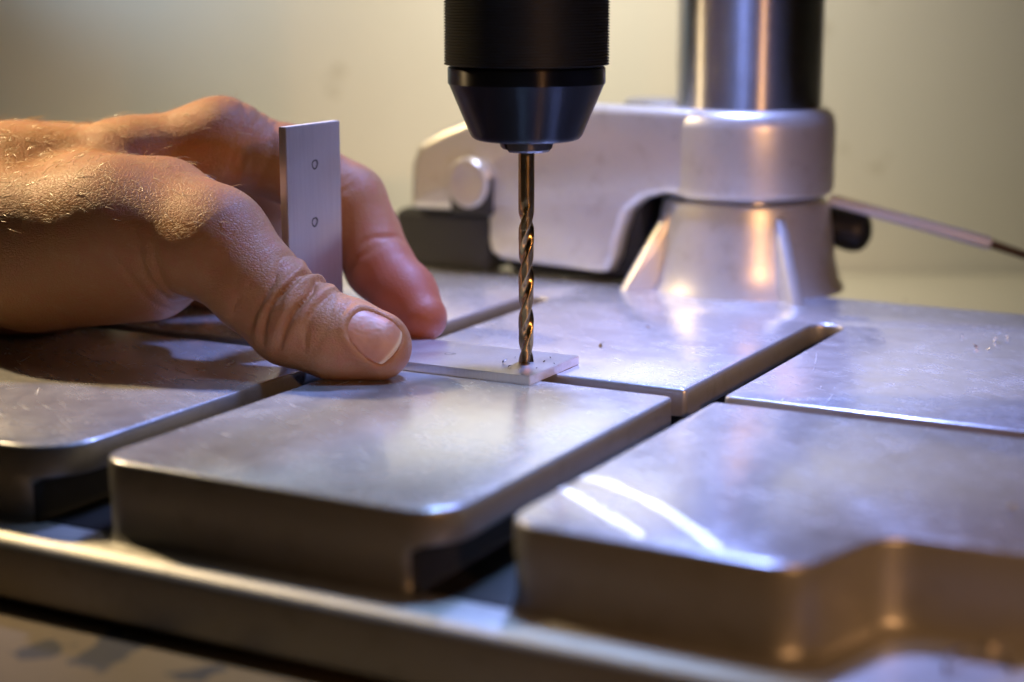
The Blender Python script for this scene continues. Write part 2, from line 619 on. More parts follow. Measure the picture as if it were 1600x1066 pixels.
def pad(name, cs, R, slot_edges, lip=6.2, foot=1.6):
    """slot_edges: edge -> how far the slot widens below the lip"""
    n = len(cs)
    ins = [slot_edges.get(i, 0.0) for i in range(n)]
    RL = [max(1.0, R[i] - abs(ins[i] - ins[i - 1])) if (ins[i] > 0) != (ins[i - 1] > 0) else R[i] for i in range(n)]
    e = lambda x: [x] * n
    low = lambda x: [a + x for a in ins]
    mixr = lambda t: [a + (b - a) * t for a, b in zip(R, RL)]
    zb = FL_Z1 - 0.6
    lv = [(outline(cs, RL, low(-foot)), zb), (outline(cs, RL, low(-foot * 0.35)), zb + 1.2), (outline(cs, RL, low(0)), zb + 2.4),
          (outline(cs, RL, low(0)), -lip - 1.4), (outline(cs, mixr(0.6), [a * 0.6 for a in ins]), -lip - 0.45), (outline(cs, mixr(0.06), [a * 0.06 for a in ins]), -lip),
          (outline(cs, R, e(0)), -lip + 0.4), (outline(cs, R, e(0)), -1.0),
          (outline(cs, R, e(0.1)), -0.45), (outline(cs, R, e(0.3)), -0.12), (outline(cs, R, e(0.6)), 0.0)]
    V, Fc, Mi = stack(lv, T)
    npt = len(lv[0][0])
    o0, o1 = outline(cs, R, e(0)), outline(cs, RL, low(0))
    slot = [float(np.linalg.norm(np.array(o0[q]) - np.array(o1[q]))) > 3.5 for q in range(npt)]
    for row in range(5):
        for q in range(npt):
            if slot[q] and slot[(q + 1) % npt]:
                Mi[row * npt + q] = 2  # slot walls below the lip painted black as shade
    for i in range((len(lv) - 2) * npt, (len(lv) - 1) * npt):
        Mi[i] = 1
    return link_mesh(name, V, Fc, [M_CAST, M_TOP, M_SLOT_SHADE], table, mat_idx=Mi, angle=50)


G0, G1, H0, H1 = -44.6, -36.2, 38.6, 47.6
pad('table_pad', [(-175, -101.5), (G0, -101.5), (G0, -7), (-175, -7)], [8, 12, 1.2, 1.2], {1: 6.5, 2: 4.0})
pad('table_pad', [(G1, -101.5), (H0, -101.5), (H0, -7), (G1, -7)], [7.0, 9.5, 1.2, 1.2], {1: 6.5, 2: 4.0, 3: 0.5})
pad('table_pad', [(H1, -99.5), (98, -99.5), (104.5, -77), (146, -75.5), (146, -7), (H1, -7)], [6.5, 8, 8, 6, 3, 1.2], {4: 4.0, 5: 0.7})
SLOT = 84.0
pad('table_pad', [(-175, -0.5), (G0, -0.5), (G0, SLOT), (G1, SLOT), (G1, 0), (H0, 0), (H0, SLOT), (H1, SLOT), (H1, -1.5), (146, -1.5),
                  (146, 121), (24, 121), (17, 160), (-33, 160), (-44, 121), (-175, 121)],
    [3, 1.2, 3.6, 3.6, 1.2, 1.2, 3.8, 3.8, 1.2, 3, 9, 8, 10, 10, 8, 9], {k: 4.0 for k in range(9)})

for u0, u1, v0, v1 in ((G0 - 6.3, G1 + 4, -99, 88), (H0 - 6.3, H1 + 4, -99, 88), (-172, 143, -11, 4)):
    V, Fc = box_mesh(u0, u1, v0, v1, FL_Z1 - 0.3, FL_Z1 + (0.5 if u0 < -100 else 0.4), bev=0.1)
    link_mesh('slot_shade_strip', V, Fc, M_SLOT_SHADE, table, angle=40)  # added black strips, shade painted along the slot bottoms

# column foot, collar with arm, column
CU, CV = 1.8, 131.0
CC = T(CU, CV, 0)
foot = link_mesh('column_foot', *lathe([(28.5, -0.4), (28.2, 0.6), (27.2, 2.0), (25.6, 9), (24.4, 18), (23.8, 22), (23.2, 24.3), (21.8, 25.2), (18, 25.2)], CC), M_BRIGHT, press)


def rib(ang):
    d = np.array([math.cos(ang), math.sin(ang), 0])
    s = np.array([-d[1], d[0], 0])
    z = np.array([0, 0, 1.0])
    prof = [(20, -0.3), (37.5, -0.3), (36.6, 0.9), (24.8, 21.0), (23.6, 22.2), (20, 22.2)]
    w = 1.9
    V, Fc = [], []
    for sg, ins in ((-1, 0.7), (-0.62, 0.0), (0.62, 0.0), (1, 0.7)):
        for r, h in prof:
            V.append(CC + d * (r - (ins if r > 22 else 0)) + s * (w * sg) + z * (h - (ins if h > 1 else 0)))
    n = len(prof)
    for i in range(3):
        for k in range(n):
            Fc.append((i * n + k, i * n + (k + 1) % n, (i + 1) * n + (k + 1) % n, (i + 1) * n + k))
    Fc.append(tuple(range(n - 1, -1, -1)))
    Fc.append(tuple(range(3 * n, 4 * n)))
    return link_mesh('rib', V, Fc, M_BRIGHT, foot, angle=50)


for a in (-74, -164):
    rib(math.radians(a))

column = link_mesh('column', *lathe([(20.4, 25.0), (20.4, 330)], CC, 128), M_COL, press)

collar = link_mesh('clamp_collar', *lathe([(21.5, 26.6), (23.2, 26.6), (24.3, 27.5), (24.6, 29), (24.6, 45.5), (24.1, 48.2), (22.6, 50.2), (20.9, 50.9)], CC), M_BRIGHT, press)
# arm of the collar: profile in the plane v = 109, drawn out along v
prof = [(34 - 22, 29), (-11, 27.2), (-15.5, 26.9), (-21.0, 25.2), (-25.4, 21.5), (-27.6, 15), (-29.2, 8), (-31.5, 3.8), (-35.5, 3.2),
        (-66, 4.6), (-69.6, 6.6), (-70.6, 10), (-70.6, 18.5), (-96.6, 18.0), (-97.4, 20), (-96.8, 32), (-94, 38), (-86, 42), (-73, 47),
        (-56, 49.6), (-38, 51.2), (-14, 51.0), (10, 50.6)]
prof = prof[::-1]


def arm_place(u, z, v):
    return T(u, v, z)


rr = [0.5, 1, 1, 3, 4, 4, 3, 3, 2.0, 1.5, 1.5, 2.5, 2.5, 3, 3, 3, 3, 3, 3, 2, 2, 2, 2][:len(prof)]
if len(rr) < len(prof):
    rr += [1] * (len(prof) - len(rr))
n = len(prof)
lv = [(outline(prof, [0.8] * n, [2.6] * n, 3), 109.0), (outline(prof, [0.8] * n, [1.1] * n, 3), 109.5), (outline(prof, [0.8] * n, [0.3] * n, 3), 110.6),
      (outline(prof, [0.8] * n, [0.0] * n, 3), 112.2), (outline(prof, [0.8] * n, [0.0] * n, 3), 115.5), (outline(prof, [0.8] * n, [0.8] * n, 3), 116.5)]
V, Fc, _ = stack(lv, arm_place)
arm = link_mesh('arm', V, Fc, M_BRIGHT, collar, angle=40)
# clamp block below the arm's end and its bolt
V, Fc = box_mesh(-104, -70.9, 111.5, 146, 0.15, 17.4, bev=1.4)
link_mesh('clamp_block', V, Fc, M_DARK, press, angle=40)
V, Fc = box_mesh(-68, -24, 117, 146, 0.2, 44, bev=1.4)
link_mesh('hollow_shade_block', V, Fc, M_BLACK, press, angle=40)  # added black backing, stands in for shade in the arm's hollow
V, Fc = box_mesh(-24.5, -3, 136, 150, 0.25, 26, bev=1.0)
link_mesh('hollow_shade_block', V, Fc, M_BLACK, press, angle=40)  # added black filler for the shaded gap beside the foot
bo = np.array(onv(731, 286, 106.5))
V, Fc = [], []
seg = 48
for v, r in ((109.5, 6.6), (106.2, 6.6), (105.6, 6.2), (105.4, 5.4), (105.9, 3.4), (106.0, 0.5)):
    for k in range(seg):
        t = 2 * math.pi * k / seg
        V.append(T(bo[0] + r * math.cos(t), v, bo[1] + 1.12 * r * math.sin(t)))
for i in range(5):
    for k in range(seg):
        Fc.append((i * seg + k, i * seg + (k + 1) % seg, (i + 1) * seg + (k + 1) % seg, (i + 1) * seg + k))
Fc.append(tuple(range(5 * seg, 6 * seg)))
link_mesh('bolt_head', V, Fc, M_BRIGHT, arm)
# dark recess of the bolt
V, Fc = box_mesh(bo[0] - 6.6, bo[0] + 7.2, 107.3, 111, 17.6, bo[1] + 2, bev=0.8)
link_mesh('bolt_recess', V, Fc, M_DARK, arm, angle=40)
# round cap standing on the arm behind
bc = T(-24, 132, 0)
link_mesh('cap', *lathe([(12, 44), (12, 51.2), (11, 51.9), (8, 52.1)], bc, 48), M_CAST, arm)

# clamping lever: rod with sleeve, and the black knob beside the foot
kp = ony(1330, 361, 118)
link_mesh('lever_knob', *tube([kp + np.array([-14, 5, 3.5]), kp + np.array([-4, 1.5, 1.0]), kp, kp + np.array([1.8, -0.4, -0.3]), kp + np.array([3.6, -0.9, -0.7]), kp + np.array([4.9, -1.2, -1.0]), kp + np.array([5.6, -1.4, -1.1])],
                             [5.0, 5.6, 6.0, 5.9, 5.2, 3.6, 1.2], 32), M_BLACK, press)
p0, p1, p2, p3 = ony(1296, 312, 114), ony(1548, 381, 108), ony(1640, 412, 106), ony(1760, 470, 104)
rod = link_mesh('clamp_lever', *tube([p0, p0 * 0.98 + p1 * 0.02, p1 * 0.99 + p0 * 0.01, p1], [1.4, 1.6, 1.9, 1.5], 24), M_ROD, press)
link_mesh('sleeve', *tube([p1 * 0.995 + p0 * 0.005, p1 * 0.6 + p2 * 0.4, p2, p3], [1.25, 1.2, 1.1, 1.1], 20), M_BROWN, rod)

# chuck
def zz(y):
    return float(ony(821, y, 0)[2])


XC = 0.0
z0 = zz(101)
kn = []
z = z0
while z < z0 + 60:
    kn += [(17.45, z), (17.8, z + 0.12), (17.8, z + 0.36), (17.45, z + 0.5)]
    z += 0.62
chuck = link_mesh('chuck', *lathe([(16.9, z0 - 0.05), (17.3, z0)] + kn, (XC, 0, 0), 128), M_KNURL, press)
nose = [(5.0, zz(218)), (10.6, zz(218.5)), (11.4, zz(216.5)), (11.9, zz(213.5)), (12.3, zz(209)), (16.75, zz(132)), (17.0, zz(130)), (17.05, zz(127)), (17.05, zz(106)), (16.8, zz(104)), (16.2, zz(103)), (16.2, z0 + 1.5)]
link_mesh('chuck_nose', *lathe(nose, (XC, 0, 0), 128), M_CHUCK, chuck)
jz0, jz1 = zz(236.5), zz(214)
for k in range(3):
    V, Fc = [], []
    a0 = math.radians(-90 + 10 + 120 * k)
    nn = 12
    prof = [(1.9, jz0 + 0.0), (5.2, jz0 + 0.05), (5.65, jz0 + 0.5), (6.25, jz1), (1.9, jz1)]
    for i in range(nn + 1):
        a = a0 + math.radians(-56 + 112 * i / nn)
        for r, h in prof:
            V.append((r * math.cos(a), r * math.sin(a), h + (0.25 * k if h < jz0 + 1 else 0)))
    m_ = len(prof)
    for i in range(nn):
        for j in range(m_):
            Fc.append((i * m_ + j, i * m_ + (j + 1) % m_, (i + 1) * m_ + (j + 1) % m_, (i + 1) * m_ + j))
    Fc.append(tuple(range(m_ - 1, -1, -1)))
    Fc.append(tuple(range(nn * m_, (nn + 1) * m_)))
    link_mesh('jaw', V, Fc, M_JAW, chuck, angle=30)

# drill bit, its flutes twisted round the core
def drill_bit():
    R0 = 1.78
    zt, zr0, zr1, zl = zz(226), zz(305), zz(358), 2.0
    seg, V, Fc = 64, [], []
    rows = []
    h = zt
    while h > zl:
        rows.append(h)
        h -= 0.22
    rows += [zl, 1.4, 0.95]
    pitch = 19.5
    for h in rows:
        f = 0.0 if h > zr0 else min(1.0, (zr0 - h) / (zr0 - zr1))
        f = f * f * (3 - 2 * f)
        rr_ = R0 if h > zr1 else R0 * 0.965
        if h < zl - 1e-6:
            rr_ *= (h - 0.93) / (zl - 0.93)
        tw = 2 * math.pi * (h - zl) / pitch
        for k in range(seg):
            t = 2 * math.pi * k / seg
            a = (t - tw) % math.pi                      # two flutes
            x = a / math.pi                             # 0..1 in one half turn
            if x < 0.18:
                g = 0.0                                  # margin
            elif x < 0.5:
                g = 0.035                                # body clearance
            else:
                y = (x - 0.5) / 0.5
                g = 0.035 + 0.46 * math.sin(math.pi * min(1, y * 1.0)) ** 0.8
                if y > 0.93:
                    g *= (1 - y) / 0.07
            r = rr_ * (1 - f * g)
            V.append((r * math.cos(t), r * math.sin(t), h))
    for i in range(len(rows) - 1):
        for k in range(seg):
            k2 = (k + 1) % seg
            Fc.append((i * seg + k, i * seg + k2, (i + 1) * seg + k2, (i + 1) * seg + k))
    Fc.append(tuple(range(seg)))
    Fc.append(tuple(range(len(rows) * seg - 1, (len(rows) - 1) * seg - 1, -1)))
    return link_mesh('drill_bit', V, Fc, M_BIT, angle=40)


tag(drill_bit(), 'bronze coloured twist drill bit held in the black chuck', 'drill bit')

# ------------------------------------------------------------------ the angle bracket
brk = tag(empty('angle_bracket'), 'bare aluminium angle bracket held by the hand under the drill bit', 'bracket')
U0, U1, V0, V1, TK, HB = -56.8, 7.5, -12.6, 11.5, 2.05, 53.0


def sawn_box(name, u0, u1, v0, v1, z0, z1, mats, saw_axis):
    bm = bmesh.new()
    bmesh.ops.create_cube(bm, size=1.0)
    me = bpy.data.meshes.new(name)
    for v in bm.verts:
        v.co = Vector(((u0 + u1) / 2 + v.co.x * (u1 - u0), (v0 + v1) / 2 + v.co.y * (v1 - v0), (z0 + z1) / 2 + v.co.z * (z1 - z0)))
    bmesh.ops.bevel(bm, geom=bm.edges[:], offset=0.16, segments=2, affect='EDGES')
    for f in bm.faces:
        nrm = f.normal
        f.material_index = 1 if nrm[saw_axis] > 0.9 else 0
        f.smooth = True
    for e in bm.edges:
        if len(e.link_faces) == 2 and e.calc_face_angle(0) > math.radians(40):
            e.smooth = False
    for v in bm.verts:
        v.co = Vector(T(v.co.x, v.co.y, v.co.z) * MM)
    bm.to_mesh(me)
    bm.free()
    for m in mats:
        me.materials.append(m)
    o = bpy.data.objects.new(name, me)
    COL.objects.link(o)
    o.parent = brk
    return o


sawn_box('flat_leg', U0 + TK - 0.1, U1, V0 + 0.01, V1 - 0.01, 0.02, TK, [M_BRK, M_SAW], 0)
sawn_box('upright_leg', U0, U0 + TK, V0, 9.3, 0.02, HB, [M_BRK, M_SAW], 2)


def ring_mark(name, c, e1, e2, nrm, r=1.35, w=0.3):
    V, Fc = [], []
    seg = 40
    for rad in (r, r - w):
        for k in range(seg):
            t = 2 * math.pi * k / seg
            q = rad * (1 + 0.07 * math.sin(2 * t + 1) + 0.05 * math.sin(3 * t))
            V.append(c + e1 * q * math.cos(t) + e2 * q * math.sin(t) + nrm * 0.012)
    for k in range(seg):
        k2 = (k + 1) % seg
        Fc.append((k, k2, seg + k2, seg + k))
    n0 = len(V)
    # dark centre punch stroke
    for k in range(7):
        t = k / 6
        pth = c + e1 * (0.25 + 0.5 * math.sin(2.4 * t) * (r / 1.35)) + e2 * ((t - 0.5) * 1.5)
        V.append(pth - e1 * 0.10 + nrm * 0.014)
        V.append(pth + e1 * 0.10 + nrm * 0.014)
    for k in range(6):
        Fc.append((n0 + 2 * k, n0 + 2 * k + 1, n0 + 2 * k + 3, n0 + 2 * k + 2))
    return link_mesh(name, V, Fc, M_INK, brk, smooth=False)


zv = np.array([0, 0, 1.0])


def on_upright(x, y):
    r = ray(x, y)
    return CAM + r * (((U0 + TK) - CAM @ BX) / (r @ BX))


for q in ((492, 257), (492, 347)):
    ring_mark('drill_mark', on_upright(*q), AX, zv, BX, 1.22, 0.38)
ring_mark('drill_mark', np.array(onz(703, 553, TK)), BX, AX, zv, 1.2, 0.16)

# ------------------------------------------------------------------ the hand
def build_hand():
    VX = 0.62
    lo = np.array([-262.0, -26.0, -0.6])
    hi = np.array([-10.0, 128.0, 62.0])
    N = np.ceil((hi - lo) / VX).astype(int) + 1
    gx, gy, gz = [lo[i] + VX * np.arange(N[i]) for i in range(3)]
    D = np.full(tuple(N), 40.0, dtype=np.float32)

    def clampz(p, r, zmin=0.15):
        p = np.array(p, float)
        p[2] = max(p[2], r + zmin)
        return p

    def P(x, y, Y, r, clamp=True):
        p = ony(x, y, Y)
        return (clampz(p, r) if clamp else p), r

    def sub(a, b, m):
        i0 = np.maximum(0, np.floor((np.minimum(a, b) - m - lo) / VX)).astype(int)
        i1 = np.minimum(N, np.ceil((np.maximum(a, b) + m - lo) / VX).astype(int) + 1)
        s = tuple(slice(i0[i], i1[i]) for i in range(3))
        X, Y, Z = gx[s[0]][:, None, None], gy[s[1]][None, :, None], gz[s[2]][None, None, :]
        return s, X, Y, Z

    def cone(a, b, k=4.0, flat=None):
        (pa, ra), (pb, rb) = a, b
        s, X, Y, Z = sub(pa, pb, max(ra, rb) + k + 14)
        d = pb - pa
        L2 = float(d @ d)
        t = ((X - pa[0]) * d[0] + (Y - pa[1]) * d[1] + (Z - pa[2]) * d[2]) / L2
        t = np.clip(t, 0, 1).astype(np.float32)
        qx, qy, qz = X - pa[0] - t * d[0], Y - pa[1] - t * d[1], Z - pa[2] - t * d[2]
        if flat is not None:                                   # (direction, stretch): wider along that direction
            fd, fs = flat
            c = qx * fd[0] + qy * fd[1] + qz * fd[2]
            e = c * (1.0 / fs - 1.0)
            qx, qy, qz = qx + fd[0] * e, qy + fd[1] * e, qz + fd[2] * e
        q = np.sqrt(qx * qx + qy * qy + qz * qz) - (ra + (rb - ra) * t)
        o = D[s]
        h = np.clip(0.5 + 0.5 * (o - q) / k, 0, 1)
        D[s] = o * (1 - h) + q * h - k * h * (1 - h)

    def chain(pts, k=4.0, k0=None):
        for i in range(len(pts) - 1):
            cone(pts[i], pts[i + 1], k0 if (i == 0 and k0) else k)

    # --- palm and back of the hand
    imcp = P(345, 223, 50, 10.0)
    mmcp = P(318, 232, 70, 9.6)
    rmcp = P(285, 250, 88, 9.0)
    pmcp = P(250, 285, 103, 8.5)
    wrist_i, wrist_m = P(20, 300, 42, 13.5), P(10, 300, 58, 14.5)
    wrist_r, wrist_p = P(0, 318, 74, 13.5), P(-10, 345, 86, 12.5)
    cone(wrist_i, P(200, 263, 47, 11.5), 9)
    cone(P(200, 263, 47, 11.5), imcp, 5)
    cone(wrist_m, mmcp, 8)
    cone(wrist_r, rmcp, 8)
    cone(wrist_p, pmcp, 8)
    # palm body
    cone(P(40, 370, 55, 19), P(250, 310, 68, 13), 9)
    cone(P(20, 400, 80, 17), P(210, 360, 92, 13), 9)
    cone(P(-80, 430, 46, 19), P(60, 440, 48, 16), 8)          # heel of the hand on the table
    cone(P(60, 440, 48, 16), P(150, 455, 54, 10), 7)
    # forearm
    cone(P(10, 345, 48, 22), P(-260, 385, 58, 23), 12, (np.array([0.25, 0.97, 0.0]), 1.3))
    cone(P(-260, 385, 58, 23), P(-900, 420, 74, 29), 12, (np.array([0.25, 0.97, 0.0]), 1.3))
    # thumb: metacarpal, thenar, phalanges
    tm = P(342, 386, 6, 11.6)
    cone(P(20, 372, 22, 15.5), P(180, 360, 17, 14.5), 9)
    cone(P(180, 360, 17, 14.5), tm, 8)
    cone(P(60, 412, 26, 16.0), P(235, 420, 22, 12.0), 9)
    cone(P(140, 320, 29, 12), P(262, 312, 22, 8.5), 6)        # first interosseous
    cone(P(262, 312, 22, 8.5), P(330, 348, 9, 8.6), 5)
    t1, t2, t3, t4 = P(400, 446, 1, 10.3), P(458, 499, -3.5, 10.0), P(522, 526, -6, 8.9), P(592, 543, -8, 6.9)
    chain([tm, t1, t2, t3, t4], 3.0, 4.0)
    cone(P(560, 536, -5, 8.0), P(585, 542, -5.5, 7.2), 3.0)   # pulp
    # index finger
    i1, i2, i3, i4 = P(455, 258, 52, 9.0), P(545, 316, 51, 9.1), P(572, 368, 48.5, 8.2), P(592, 415, 44, 8.1)
    i5, i6 = P(632, 461, 37, 7.6), P(660, 498, 31, 6.0)
    chain([imcp, i1, i2], 4.0, 6.0)
    chain([i2, i3, i4, i5, i6], 3.0)
    # middle, ring and little finger, curled under the palm
    chain([mmcp, P(420, 318, 78, 9.2), P(385, 415, 84, 8.3), P(318, 452, 76, 7.0)], 2.5, 5)
    chain([rmcp, P(380, 335, 98, 8.8), P(335, 425, 100, 8.0), P(270, 455, 92, 6.8)], 2.5, 5)
    chain([pmcp, P(330, 350, 113, 7.6), P(290, 425, 113, 6.8), P(240, 450, 106, 6.0)], 2.5, 5)

    # --- wrinkles: field added to the distance
    view = -ray(480, 480)
    view /= np.linalg.norm(view)
    rng = np.random.RandomState(3)

    def creases(a, b, items, dors, rmax, cut=0.1, seed=0):
        """items: (s along the axis in mm, width, depth); dors: direction of the wrinkled side"""
        pa, pb = np.array(a), np.array(b)
        d = pb - pa
        L = np.linalg.norm(d)
        d = d / L
        dn = dors - d * (dors @ d)
        dn /= np.linalg.norm(dn)
        bn = np.cross(d, dn)
        s, X, Y, Z = sub(pa, pb, rmax + 4)
        vx, vy, vz = X - pa[0], Y - pa[1], Z - pa[2]
        sa = vx * d[0] + vy * d[1] + vz * d[2]
        cd_ = vx * dn[0] + vy * dn[1] + vz * dn[2]
        cb = vx * bn[0] + vy * bn[1] + vz * bn[2]
        rad = np.sqrt(cd_ * cd_ + cb * cb) + 1e-6
        ang = np.arctan2(cb, cd_)
        mask = np.clip((np.cos(ang) - cut) / (1 - cut) * 1.6, 0, 1) * np.clip((rmax - rad) / 3.0, 0, 1)
        add = 0
        for i, (s0, w, dep) in enumerate(items):
            ph = seed + 1.7 * i
            line = s0 + 0.7 * np.sin(ang * 2.2 + ph) + 0.35 * np.sin(ang * 5.0 + 2 * ph) + 1.1 * np.sin(ang + ph * 0.6) * 0.5
            add = add + dep * np.exp(-((sa - line) / w) ** 2)
        D[s] += (add * mask).astype(np.float32)

    up = np.array([0, 0, 1.0])
    dors = view * 0.8 + up * 0.6
    L12 = np.linalg.norm(t2[0] - t1[0])
    ip = L12
    creases(t1[0], t4[0], [(ip - 6.0, 0.5, 0.6), (ip - 3.6, 1.2, -0.75), (ip - 1.9, 0.6, 1.6), (ip + 0.5, 1.3, -0.95), (ip + 2.6, 0.55, 1.45), (ip + 4.8, 1.2, -0.6),
                           (ip + 6.6, 0.5, 0.6), (ip + 8.6, 0.45, 0.3), (ip + 10.0, 0.4, 0.25), (ip - 9.0, 0.5, 0.22), (ip - 11.0, 0.5, 0.18)], dors, 15.0, -0.15)
    # thumb base folds facing the palm
    creases(P(230, 400, 14, 12)[0], tm[0], [(2, 0.9, 0.35), (6.5, 0.8, 0.45), (11, 0.8, 0.4)], view * 0.7 - up * 0.7, 18.0, 0.1, 2.0)
    # knuckle of the index finger
    creases(imcp[0], i1[0], [(3.2, 0.7, 0.35), (6.0, 0.8, 0.4), (8.8, 0.7, 0.3), (12, 0.8, 0.25)], up * 0.5 + view, 14, 0.0, 1.0)
    creases(i1[0], i3[0], [(12.5, 0.5, 0.3), (15.4, 0.5, 0.5), (18.0, 0.5, 0.25)], view * 1.0 - up * 0.2, 13, 0.1, 4.0)
    creases(i3[0], i5[0], [(7.0, 0.6, 0.4), (8.8, 0.6, 0.3)], view, 13, 0.1, 5.0)

    # --- nail bed of the thumb
    def march(x, y):
        r = ray(x, y)
        for t in np.arange(300, 460, 0.2):
            p = CAM + r * t
            i = np.round((p - lo) / VX).astype(int)
            if (i >= 1).all() and (i < N - 1).all() and D[tuple(i)] < 0:
                return p
        return None

    def grad(p):
        f = (p - lo) / VX
        i = np.floor(f).astype(int)
        g = np.array([D[i[0] + 3, i[1], i[2]] - D[i[0] - 3, i[1], i[2]], D[i[0], i[1] + 3, i[2]] - D[i[0], i[1] - 3, i[2]], D[i[0], i[1], i[2] + 3] - D[i[0], i[1], i[2] - 3]])
        return g / np.linalg.norm(g)

    def trilin(p):
        f = (np.asarray(p) - lo) / VX
        i = np.clip(np.floor(f).astype(int), 0, N - 2)
        w = f - i
        r = 0.0
        for a in (0, 1):
            for b in (0, 1):
                for c in (0, 1):
                    r += D[i[0] + a, i[1] + b, i[2] + c] * (w[0] if a else 1 - w[0]) * (w[1] if b else 1 - w[1]) * (w[2] if c else 1 - w[2])
        return r

    cpt = march(586, 519)
    tdir = np.array([0.84, -0.22, -0.46])
    nrm = grad(cpt)
    nrm = nrm * 0.75 + up * 0.35 + view * 0.2
    tdir = tdir - nrm * (tdir @ nrm) / (nrm @ nrm)
    tdir /= np.linalg.norm(tdir)
    nrm = nrm - tdir * (nrm @ tdir)
    nrm /= np.linalg.norm(nrm)
    bdir = np.cross(nrm, tdir)
    NL, NW = 5.7, 5.0                                         # half length and half width of the nail
    # nail plate on the surface before the bed is cut
    G = 26
    nail = []
    for i in range(G + 1):
        for j in range(G + 1):
            a, b = -1 + 2 * i / G, -1 + 2 * j / G
            # square -> rounded rectangle
            tl = a * NL * math.sqrt(1 - 0.40 * b * b)
            bl = b * NW * math.sqrt(1 - 0.36 * a * a)
            q = cpt + tdir * tl + bdir * bl + nrm * 6.0
            prev = trilin(q)
            for _ in range(90):
                q = q - nrm * 0.15
                if trilin(q) < 0:
                    break
            nail.append((q, a, b))
    X, Y, Z = gx[:, None, None], gy[None, :, None], gz[None, None, :]
    s, X, Y, Z = sub(cpt, cpt, 13.0)
    vt = (X - cpt[0]) * tdir[0] + (Y - cpt[1]) * tdir[1] + (Z - cpt[2]) * tdir[2]
    vb = (X - cpt[0]) * bdir[0] + (Y - cpt[1]) * bdir[1] + (Z - cpt[2]) * bdir[2]
    vn = (X - cpt[0]) * nrm[0] + (Y - cpt[1]) * nrm[1] + (Z - cpt[2]) * nrm[2]
    se = (np.abs(vt / (NL + 0.2)) ** 2.7 + np.abs(vb / (NW + 0.2)) ** 2.7) ** (1 / 2.7)
    front = np.clip((vn + 6.0) / 2.0, 0, 1)
    bed = np.clip((1.0 - se) / 0.09, 0, 1)
    fold = np.exp(-((se - 1.14) / 0.12) ** 2)
    D[s] += ((0.75 * bed - 0.42 * fold * np.where(vt > NL * 0.75, 0.25, 1.0)) * front).astype(np.float32)

    # --- rest on the table and on the bracket, do not enter them
    s = (slice(None), slice(None), slice(None))
    D[:] = np.maximum(D, (0.06 - gz)[None, None, :])
    X, Y = gx[:, None], gy[None, :]
    U = X * BX[0] + Y * BX[1]
    Vv = X * AX[0] + Y * AX[1]

    def cutbox(u0, u1, v0, v1, z0, z1):
        duv = np.maximum(np.maximum(u0 - U, U - u1), np.maximum(v0 - Vv, Vv - v1))
        k0, k1 = 0, int((z1 + 3 - lo[2]) / VX)
        for k in range(k0, min(k1, N[2])):
            d = np.maximum(duv, max(z0 - gz[k], gz[k] - z1))
            D[:, :, k] = np.maximum(D[:, :, k], -d)

    cutbox(U0 - 0.1, U1 + 0.1, V0 - 0.1, V1 + 0.1, -3, TK + 0.06)
    cutbox(U0 - 0.1, U0 + TK + 0.1, V0 - 0.1, V1 + 0.1, -3, HB + 0.1)

    # --- surface nets
    D[0], D[-1], D[:, 0], D[:, -1], D[:, :, 0], D[:, :, -1] = [np.maximum(x, 0.3) for x in (D[0], D[-1], D[:, 0], D[:, -1], D[:, :, 0], D[:, :, -1])]
    ins = D < 0
    cells = np.zeros(tuple(N - 1), dtype=np.int8)
    for a in (0, 1):
        for b in (0, 1):
            for c in (0, 1):
                cells += ins[a:N[0] - 1 + a, b:N[1] - 1 + b, c:N[2] - 1 + c]
    act = (cells > 0) & (cells < 8)
    idx = np.argwhere(act)
    vid = np.full(act.shape, -1, dtype=np.int64)
    vid[act] = np.arange(len(idx))
    acc = np.zeros((len(idx), 3))
    cnt = np.zeros(len(idx))
    cor = [(a, b, c) for a in (0, 1) for b in (0, 1) for c in (0, 1)]
    val = {c: D[idx[:, 0] + c[0], idx[:, 1] + c[1], idx[:, 2] + c[2]] for c in cor}
    for c in cor:
        for ax in range(3):
            if c[ax] == 0:
                e = list(c)
                e[ax] = 1
                e = tuple(e)
                v0_, v1_ = val[c], val[e]
                m = (v0_ < 0) != (v1_ < 0)
                t = np.where(m, v0_ / np.where(m, v0_ - v1_, 1), 0)
                p = np.array(c, float)[None, :].repeat(len(idx), 0)
                p[:, ax] = t
                acc[m] += p[m]
                cnt[m] += 1
    verts = lo + VX * (idx + acc / cnt[:, None])
    quads = []
    for ax in range(3):
        o1, o2 = [(1, 2), (2, 0), (0, 1)][ax]
        sl0 = [slice(1, N[i] - 1) for i in range(3)]
        sl1 = list(sl0)
        sl0[ax] = slice(0, N[ax] - 1)
        sl1[ax] = slice(1, N[ax])
        a, b = ins[tuple(sl0)], ins[tuple(sl1)]
        for sgn, msk in ((0, a & ~b), (1, ~a & b)):
            w = np.argwhere(msk)
            off = np.array([1, 1, 1])
            off[ax] = 0
            w = w + off
            e1, e2 = np.zeros(3, int), np.zeros(3, int)
            e1[o1], e2[o2] = 1, 1
            c = [w, w - e1, w - e1 - e2, w - e2]
            f = np.stack([vid[q[:, 0], q[:, 1], q[:, 2]] for q in c], 1)
            quads.append(f if sgn == 1 else f[:, ::-1])
    quads = np.concatenate(quads)
    quads = quads[(quads >= 0).all(1)][:, ::-1]
    # two light smoothing passes take out voxel steps
    E = np.concatenate([quads[:, [0, 1]], quads[:, [1, 2]], quads[:, [2, 3]], quads[:, [3, 0]]])
